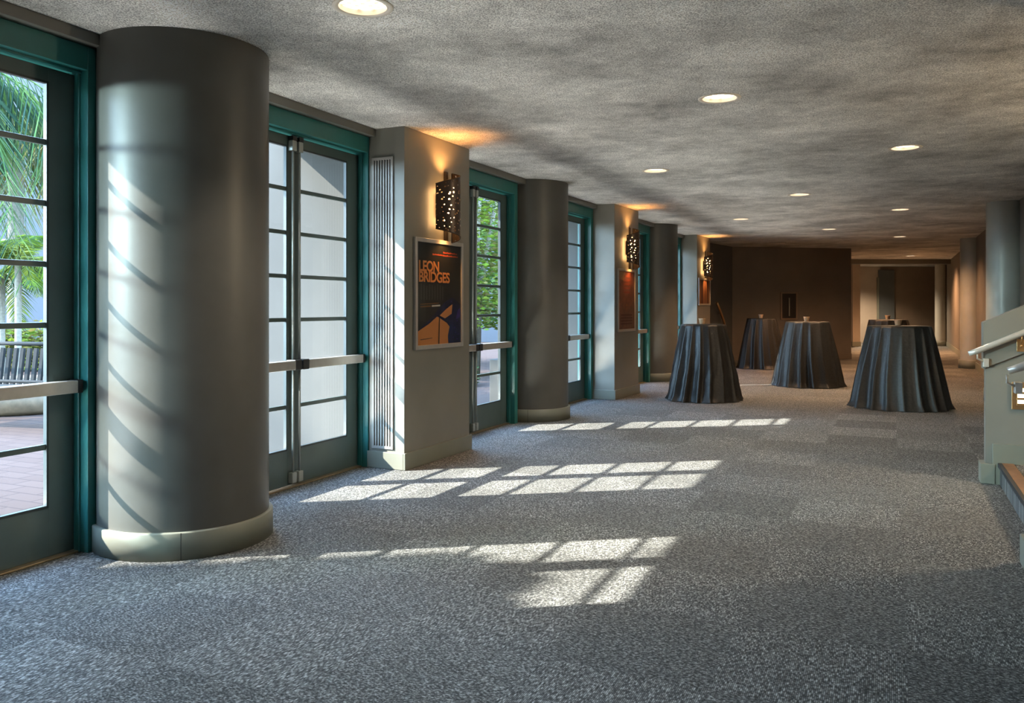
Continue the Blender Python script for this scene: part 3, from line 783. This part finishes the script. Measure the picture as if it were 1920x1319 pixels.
# ------------------------------------------------------------------ outside
m = MB(); m.poly([(-60, -40, -.02), (40, -40, -.02), (40, 70, -.02), (-60, 70, -.02)])
# keep the paving outside of the lobby: a polygon left of the facade line
m.bm.free(); m = MB(); fac = [outer[0]]+outer[1:9]
pts = [(p.x-.03, p.y, -.012) for p in fac]+[(9, 45, -.012), (-60, 60, -.012), (-60, -30, -.012), (outer[0].x-2, -30, -.012)]
m.poly(pts); go = m.build('pavement', 'paving'); tag(go, 'pinkish paved terrace outside the doors', 'pavement', kind='structure')
if go.data.polygons[0].normal.z < 0: go.data.flip_normals()
# exterior piers
for n, lb in ((1, 'white outer pier wall seen through the door beside the nearest column'), (2, 'white outer pier wall seen through the door left of the red poster'), (3, 'white outer pier wall beyond the third column')):
    A, B = PIERS[n]; t = (B-A).normalized(); nn = Vector((-t.y, t.x, 0)); L = (B-A).length
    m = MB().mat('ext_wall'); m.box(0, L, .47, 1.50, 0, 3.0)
    o = m.build('wall_outer_%d' % n); o.location = A; o.rotation_euler.z = math.atan2(t.y, t.x); tag(o, lb, 'wall', kind='structure')
for n, dn in ((2, 3), (3, 5)):
    c_ = Vector((*COLS[n], 0)); d = dirv(ANG[dn]); nn = outn(ANG[dn])
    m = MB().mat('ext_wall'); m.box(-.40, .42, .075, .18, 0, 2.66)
    if n == 2: m.box(-.08, .5, .18, .45, 0, .66, .01)
    o = m.build('wall_outer_%d' % (n+3))
    k = (c_-RJ[dn]).dot(d); q = RJ[dn]+d*k
    o.location = q; o.rotation_euler.z = R(90-ANG[dn]); tag(o, ['', 'white outer wall block behind the nearest column', 'white outer wall block and low wall seen through the garden-view door', 'white outer wall block behind the third column'][n], 'wall', kind='structure')
m = MB().mat('ext_soffit')
ov = .55
A0 = RJ[1]-d1*9
line = [A0, RJ[1]+d1*.5, RJ[2], RJ[3], RJ[4], RJ[5], RJ[6]+d6*1.2]
for i in range(len(line)-1):
    a, b_ = line[i], line[i+1]; nn = outn(math.degrees(math.atan2((b_-a).x, (b_-a).y)))
    o_ = .74 if i == 1 else ov
    m.prism([a+nn*.10, b_+nn*.10, b_+nn*o_, a+nn*o_], 2.66, 3.0)
o = m.build('roof_overhang'); tag(o, 'roof overhang outside above the doors', 'roof', kind='structure')
# far building
m = MB().mat('far_building'); m.box(-40, 4.5, 30, 34, 0, 10.5); m.mat('lamp_white').box(-40, 4.5, 29.9, 30.0, 10.2, 10.6)
o = m.build('building'); tag(o, 'pale blue building wall behind the palms', 'building', kind='thing')

def frond(mb, base, az, length, lift, droop, width, nleaf=40, mats=('leaf_dark',), leaf_droop=.35, stem='leaf_tree'):
    # rachis curve + leaflets in pairs
    d = Vector((math.cos(az), math.sin(az), 0)); pts = []
    N = nleaf
    for i in range(N+1):
        t = i/N; pts.append(Vector(base)+d*length*t*(1-.22*t*t)+Vector((0, 0, lift*t-droop*t*t)))
    mb.mat(stem).tube([pts[i] for i in range(0, N+1, 3)], [.011*(1-.8*i/N)+.002 for i in range(0, N+1, 3)], 5)
    side = Vector((-d.y, d.x, 0))
    for i in range(2, N+1):
        t = i/N; p = pts[i]; tg = (pts[i]-pts[i-1]).normalized()
        wl = width*math.sin(PI*(.12+.86*t))**.7
        for s in (1, -1):
            mb.mat(random.choice(mats))
            tip = p+(side*s*.80+tg*.55).normalized()*wl*random.uniform(.85, 1.1)+Vector((0, 0, -wl*leaf_droop*random.uniform(.7, 1.4)))
            midp = p.lerp(tip, .5)+Vector((0, 0, wl*.08)); hw = tg*.015
            v = [mb.bm.verts.new(q) for q in (p-hw*.5, p+hw*.5, midp+hw, tip, midp-hw)]
            f_ = mb.bm.faces.new(v); f_.material_index = mb.cur
def palm(x, y, h, nf, flen, fw, mats, label, lean=(0, 0), r=.06, lift=.9, droop=1.3, ldroop=.35, trunk='bark_pale', group='palms outside the doors'):
    E = empty('palm_tree', (x, y, -.012)); tag(E, label, 'palm', group)
    t = MB().mat(trunk); N = 14
    t.tube([(lean[0]*(k/N)**2, lean[1]*(k/N)**2, h*k/N) for k in range(N+1)], [r*(1.5-.5*min(1, k/3))*(1+.06*(k % 2)) for k in range(N+1)], 12); t.build('trunk', parent=E)
    c = MB(); top = (lean[0], lean[1], h-.02)
    for k in range(nf):
        a = 2*PI*k/nf+random.uniform(-.25, .25)
        frond(c, top, a, flen*random.uniform(.8, 1.1), lift*random.uniform(.3, 1.4), droop*random.uniform(.7, 1.2), fw, 40, mats, ldroop)
    c.build('crown', parent=E, fix=False)
def ray(u, y): return (u-960)/FPX*y
palm(ray(34, 14), 14, 2.05, 11, 1.0, .42, ('leaf_bright', 'leaf_bright', 'leaf_tree'), 'small bright green palm behind the bench', r=.05, lift=1.0, droop=1.0)
palm(ray(4, 15.5), 15.5, 1.9, 10, 1.2, .42, ('leaf_bright', 'leaf_tree'), 'slim palm at the left edge beyond the bench', r=.05, lift=.7, droop=1.2)
palm(ray(-150, 11), 11, 4.6, 18, 3.4, .75, ('leaf_dark', 'leaf_dark', 'leaf_tree'), 'large dark palm with drooping fronds at upper left', r=.16, lift=.7, droop=3.6, ldroop=1.1, trunk='bark')
palm(ray(30, 18), 18, 5.4, 20, 3.6, .8, ('leaf_dry', 'leaf_tree', 'leaf_dry'), 'tall pale palm with hanging fronds behind the dark palm', r=.15, lift=.8, droop=3.4, ldroop=1.2, trunk='bark')

def bush(x, y, w_, d_, h, nleaf, mats, label, name='shrub', group='shrubs in the garden', lsz=.10, stem=True, rz=0):
    E = empty(name, (x, y, -.012), rz); tag(E, label, 'shrub', group)
    m = MB()
    for _ in range(nleaf):
        a = random.uniform(0, 2*PI); rr = math.sqrt(random.random()); z = random.uniform(.06, 1)
        px = w_*.5*rr*math.cos(a)*(1-.3*z); py = d_*.5*rr*math.sin(a)*(1-.3*z); pz = h*z*(.6+.4*random.random())
        m.mat(random.choice(mats)); s = lsz*random.uniform(.6, 1.4)
        q = Matrix.Rotation(random.uniform(0, 6.3), 3, 'Z') @ Matrix.Rotation(random.uniform(-1.1, 1.1), 3, 'X')
        c_ = Vector((px, py, pz))
        v = [m.bm.verts.new(c_+q @ Vector(t)*s) for t in ((-.5, 0, 0), (0, -.28, .04), (.6, 0, -.06), (0, .28, .04))]
        f_ = m.bm.faces.new(v); f_.material_index = m.cur
    m.build('foliage', parent=E, fix=False)
    if stem:
        t = MB().mat('bark')
        for k in range(5): a = k*1.26; t.tube([(0, 0, 0), (w_*.16*math.cos(a), d_*.16*math.sin(a), h*.4), (w_*.25*math.cos(a+.4), d_*.25*math.sin(a+.4), h*.75)], [.02, .014, .006], 6)
        t.build('stem', parent=E)
bush(ray(-40, 18), 18, 3.2, 1.2, .95, 2600, ('leaf_tree', 'leaf_bright'), 'low yellow-green hedge behind the bench, at the left edge', lsz=.12)
bush(ray(70, 17), 17, 3.0, 1.2, 1.0, 2600, ('leaf_bright', 'leaf_dry'), 'bright arching shrub right of the bench palm', lsz=.13)
def tree(x, y, h, w_, nleaf, label, mats, r=.1, zlow=.2, lsz=.16):
    E = empty('garden_tree', (x, y, -.012)); tag(E, label, 'tree', 'leafy trees beyond the doors')
    t = MB().mat('bark_pale')
    for k in range(4):
        a = k*1.7; t.tube([(.08*math.cos(a), .08*math.sin(a), 0), (.14*math.cos(a), .14*math.sin(a), h*.35), (w_*.22*math.cos(a), w_*.22*math.sin(a), h*.8)], [r*.8, r*.6, r*.25], 8)
    t.build('trunk', parent=E)
    m = MB()
    for _ in range(nleaf):
        a = random.uniform(0, 2*PI); rr = math.sqrt(random.random())*w_*.5; z = h*random.uniform(zlow, 1)
        m.mat(random.choice(mats)); s = lsz*random.uniform(.6, 1.5)
        q = Matrix.Rotation(random.uniform(0, 6.3), 3, 'Z') @ Matrix.Rotation(random.uniform(-1.2, 1.2), 3, 'X')
        c_ = Vector((rr*math.cos(a), rr*math.sin(a), z))
        v = [m.bm.verts.new(c_+q @ Vector(p)*s) for p in ((-.6, 0, 0), (-.1, -.3, .05), (.6, 0, -.1), (-.1, .3, .05))]
        f_ = m.bm.faces.new(v); f_.material_index = m.cur
    m.build('foliage', parent=E, fix=False)
tree(-.75, 15.5, 4.4, 2.3, 12000, 'leafy garden tree with pale stems seen through the garden-view door', ('leaf_tree', 'leaf_bright', 'leaf_bright', 'leaf_dry'), lsz=.085)
tree(-1.6, 19.0, 5.0, 3.2, 9000, 'second leafy tree deeper in the garden, behind the first one', ('leaf_tree', 'leaf_bright', 'leaf_dry'), lsz=.12)
tree(-5.0, 17.5, 4.6, 2.6, 3600, 'leafy tree glimpsed at the gap beside the nearest column', ('leaf_tree', 'leaf_bright'))
bush(-.95, 13.6, .9, .8, .75, 900, ('leaf_tree', 'leaf_dark'), 'low dark shrub under the garden tree', lsz=.1)

tree(-9.9, .1, 6.6, 2.3, 2600, 'leafy tree left of the doors, outside the picture', ('leaf_tree', 'leaf_dark'), zlow=.6, lsz=.34)
tree(-8.7, 2.5, 5.62, .84, 2600, 'small leafy tree left of the doors, outside the picture', ('leaf_tree', 'leaf_dark'), zlow=.72, lsz=.2, r=.04)
palm(-8.2, 3.5, 6.7, 14, .95, .4, ('leaf_dark', 'leaf_tree'), 'palm shading the left door, outside the picture', r=.07, lift=.8, droop=1.3)
tree(-10.2, 9.6, 10.6, 2.8, 3400, 'tall leafy tree shading the farther doors, outside the picture', ('leaf_tree', 'leaf_dark'), zlow=.66, lsz=.34)
tree(-11.0, 12.9, 11.6, 3.4, 3800, 'tall leafy tree beyond, also outside the picture', ('leaf_tree', 'leaf_dark'), zlow=.66, lsz=.34)
# bench with slatted back
E = empty('park_bench', (ray(38, 9.0), 9.0, -.012), R(-14)); tag(E, 'black metal slatted bench on the paving outside the left door', 'bench')
m = MB().mat('bench_metal')
for k in range(22): x = -.95+1.9*k/21; m.box(x-.022, x+.022, .20, .235, .44, .86, M=Matrix.Translation((0, .03, 0)) @ Matrix.Rotation(R(-8), 4, 'X'))
m.tube([(-1, .12, .885), (1, .12, .885)], .022, 8); m.tube([(-1, .21, .46), (1, .21, .46)], .018, 8); m.build('backrest', parent=E)
m = MB().mat('bench_metal')
for k in range(7): y = -.30+.46*k/6; m.box(-.98, .98, y-.028, y+.028, .41, .43, .004)
m.build('seat', parent=E)
for sx in (-.9, .9):
    for sy in (-.27, .2):
        m = MB().mat('bench_metal').tube([(sx, sy, .41), (sx, sy*1.05, .2), (sx, sy*1.3, 0)], [.03, .026, .03], 8); m.build('leg', parent=E)
    m = MB().mat('bench_metal').tube([(sx*1.06, -.3, .42), (sx*1.06, -.3, .62), (sx*1.06, -.1, .66), (sx*1.06, .18, .64)], .02, 8); m.build('armrest', parent=E)
# round planter behind the bench
E = empty('planter', (ray(48, 10.8), 10.8, -.012)); tag(E, 'round pale wooden planter behind the bench', 'planter')
MB().mat('wood_pale').lathe([(0, .002), (1.02, .002), (1.10, .05), (1.12, .31), (1.02, .33), (1.0, .29)], 40).build('tub', parent=E)
MB().mat('soil').lathe([(0, .29), (1.0, .285)], 30).build('soil_bed', parent=E)
# lamp post
E = empty('lamp_post', (ray(16, 20.0), 20.0, -.012)); tag(E, 'white lamp post with a flat dome outside the left door', 'lamp post')
MB().mat('lamp_white').tube([(0, 0, 0), (0, 0, 2.65)], .04, 10).build('pole', parent=E)
MB().mat('lamp_white').lathe([(0, 2.92), (.12, 2.90), (.26, 2.81), (.29, 2.75), (.27, 2.74), (.1, 2.74), (0, 2.62)], 28).build('lamp_shade', parent=E)
# blue bin
E = empty('litter_bin', (ray(508, 10.6), 10.6, -.012)); tag(E, 'small blue bin glimpsed between the nearest column and the door stile', 'bin')
MB().mat('blue_bin').lathe([(0, .002), (.17, .002), (.20, .50), (.21, .52), (.19, .52), (.16, .04), (0, .04)], 24).build('tub', parent=E)
MB().mat('blue_bin').lathe([(.215, .52), (.20, .56), (0, .60)], 24).build('lid', parent=E)

# ------------------------------------------------------------------ light
BOUNCE = [38, 38, 42, 42, 42, 42, 42]
SUNV = Vector((1.50, .25, -1.0))
s = bpy.data.lights.new('sun', 'SUN'); s.energy = 12.5; s.angle = R(.6); s.color = (1, .93, .84)
so = bpy.data.objects.new('sun', s); COL.objects.link(so); so.rotation_euler = SUNV.to_track_quat('-Z', 'Y').to_euler()
for n in range(0, 7):                      # added area lights imitating daylight bounced off the paving, one before each double door
    d = dirv(ANG[n]); nn = outn(ANG[n]); q = RJ[n]-d*(LEAFW+.15)+nn*.34
    l = bpy.data.lights.new('bounce_fill', 'AREA'); l.shape = 'RECTANGLE'; l.size = 1.15; l.size_y = .25; l.energy = BOUNCE[n]; l.color = (1, .95, .87)
    lo = bpy.data.objects.new('bounce_fill', l); COL.objects.link(lo); lo.location = (q.x, q.y, .02)
    dr = Vector((0, 0, 1))-nn*.55
    lo.rotation_euler = dr.to_track_quat('-Z', 'Y').to_euler()
    # long side along the facade
    zax = -dr.normalized(); xax = d; yax = zax.cross(xax).normalized()
    # a light shines along its -Z
    zz = -dr.normalized(); xx = d; yy = zz.cross(xx).normalized()
    lo.rotation_euler = Matrix((xx, yy, zz)).transposed().to_euler()
for tgt, pos, en in (((-2.0, 4.2, 1.3), (-9.2, .48, 2.5), 2100),):   # added spot imitating low sunlight reflected in from across the terrace
    l = bpy.data.lights.new('glint_spot', 'SPOT'); l.energy = en; l.color = (.74, 1, .98); l.spot_size = R(20); l.spot_blend = .2; l.shadow_soft_size = .34
    lo = bpy.data.objects.new('glint_spot', l); COL.objects.link(lo); lo.location = pos
    lo.rotation_euler = (Vector(tgt)-lo.location).to_track_quat('-Z', 'Y').to_euler()
l = bpy.data.lights.new('passage_lamp', 'SPOT'); l.energy = 300; l.color = (1, .78, .55); l.spot_size = R(140); l.spot_blend = .6; l.shadow_soft_size = .1
lo = bpy.data.objects.new('passage_lamp', l); COL.objects.link(lo); lo.location = (11.7, 27.6, CEIL-.05)
l = bpy.data.lights.new('stair_fill', 'POINT'); l.energy = 75; l.color = (1, .78, .52); l.shadow_soft_size = .15  # added fill light to brighten and warm the stair half wall
lo = bpy.data.objects.new('stair_fill', l); COL.objects.link(lo); lo.location = (4.7, 4.6, 2.45)
w = bpy.data.worlds.new('sky'); scene.world = w; w.use_nodes = True
nt = w.node_tree; bg = nt.nodes['Background']
tc = nd(nt, 'ShaderNodeTexCoord'); sp = nd(nt, 'ShaderNodeSeparateXYZ'); nt.links.new(tc.outputs['Generated'], sp.inputs[0])
nt.links.new(ramp(nt, [(0, (.59, .81, .98)), (.3, (.46, .71, .99)), (1, (.32, .55, 1.0))], sp.outputs['Z']), bg.inputs['Color'])
bg.inputs['Strength'].default_value = 12.0

# ------------------------------------------------------------------ camera, view
cam = bpy.data.cameras.new('camera'); cam.sensor_width = 36; cam.lens = FPX/1920*36; cam.shift_y = -(659.5-HOR)/1920
cam.clip_end = 300
c = bpy.data.objects.new('camera', cam); COL.objects.link(c); c.location = (0, 0, CAMZ); c.rotation_euler = (PI/2, 0, 0)
scene.camera = c
vs = scene.view_settings; vs.view_transform = 'Standard'; vs.look = 'None'; vs.gamma = 1; vs.use_curve_mapping = False; vs.exposure = 1.12
cy = scene.cycles
cy.use_denoising = True; cy.max_bounces = 10; cy.diffuse_bounces = 6; cy.glossy_bounces = 4; cy.transparent_max_bounces = 16; cy.transmission_bounces = 6
cy.sample_clamp_indirect = 6; cy.caustics_reflective = False; cy.caustics_refractive = False
try: cy.denoiser = 'OPENIMAGEDENOISE'
except Exception: pass
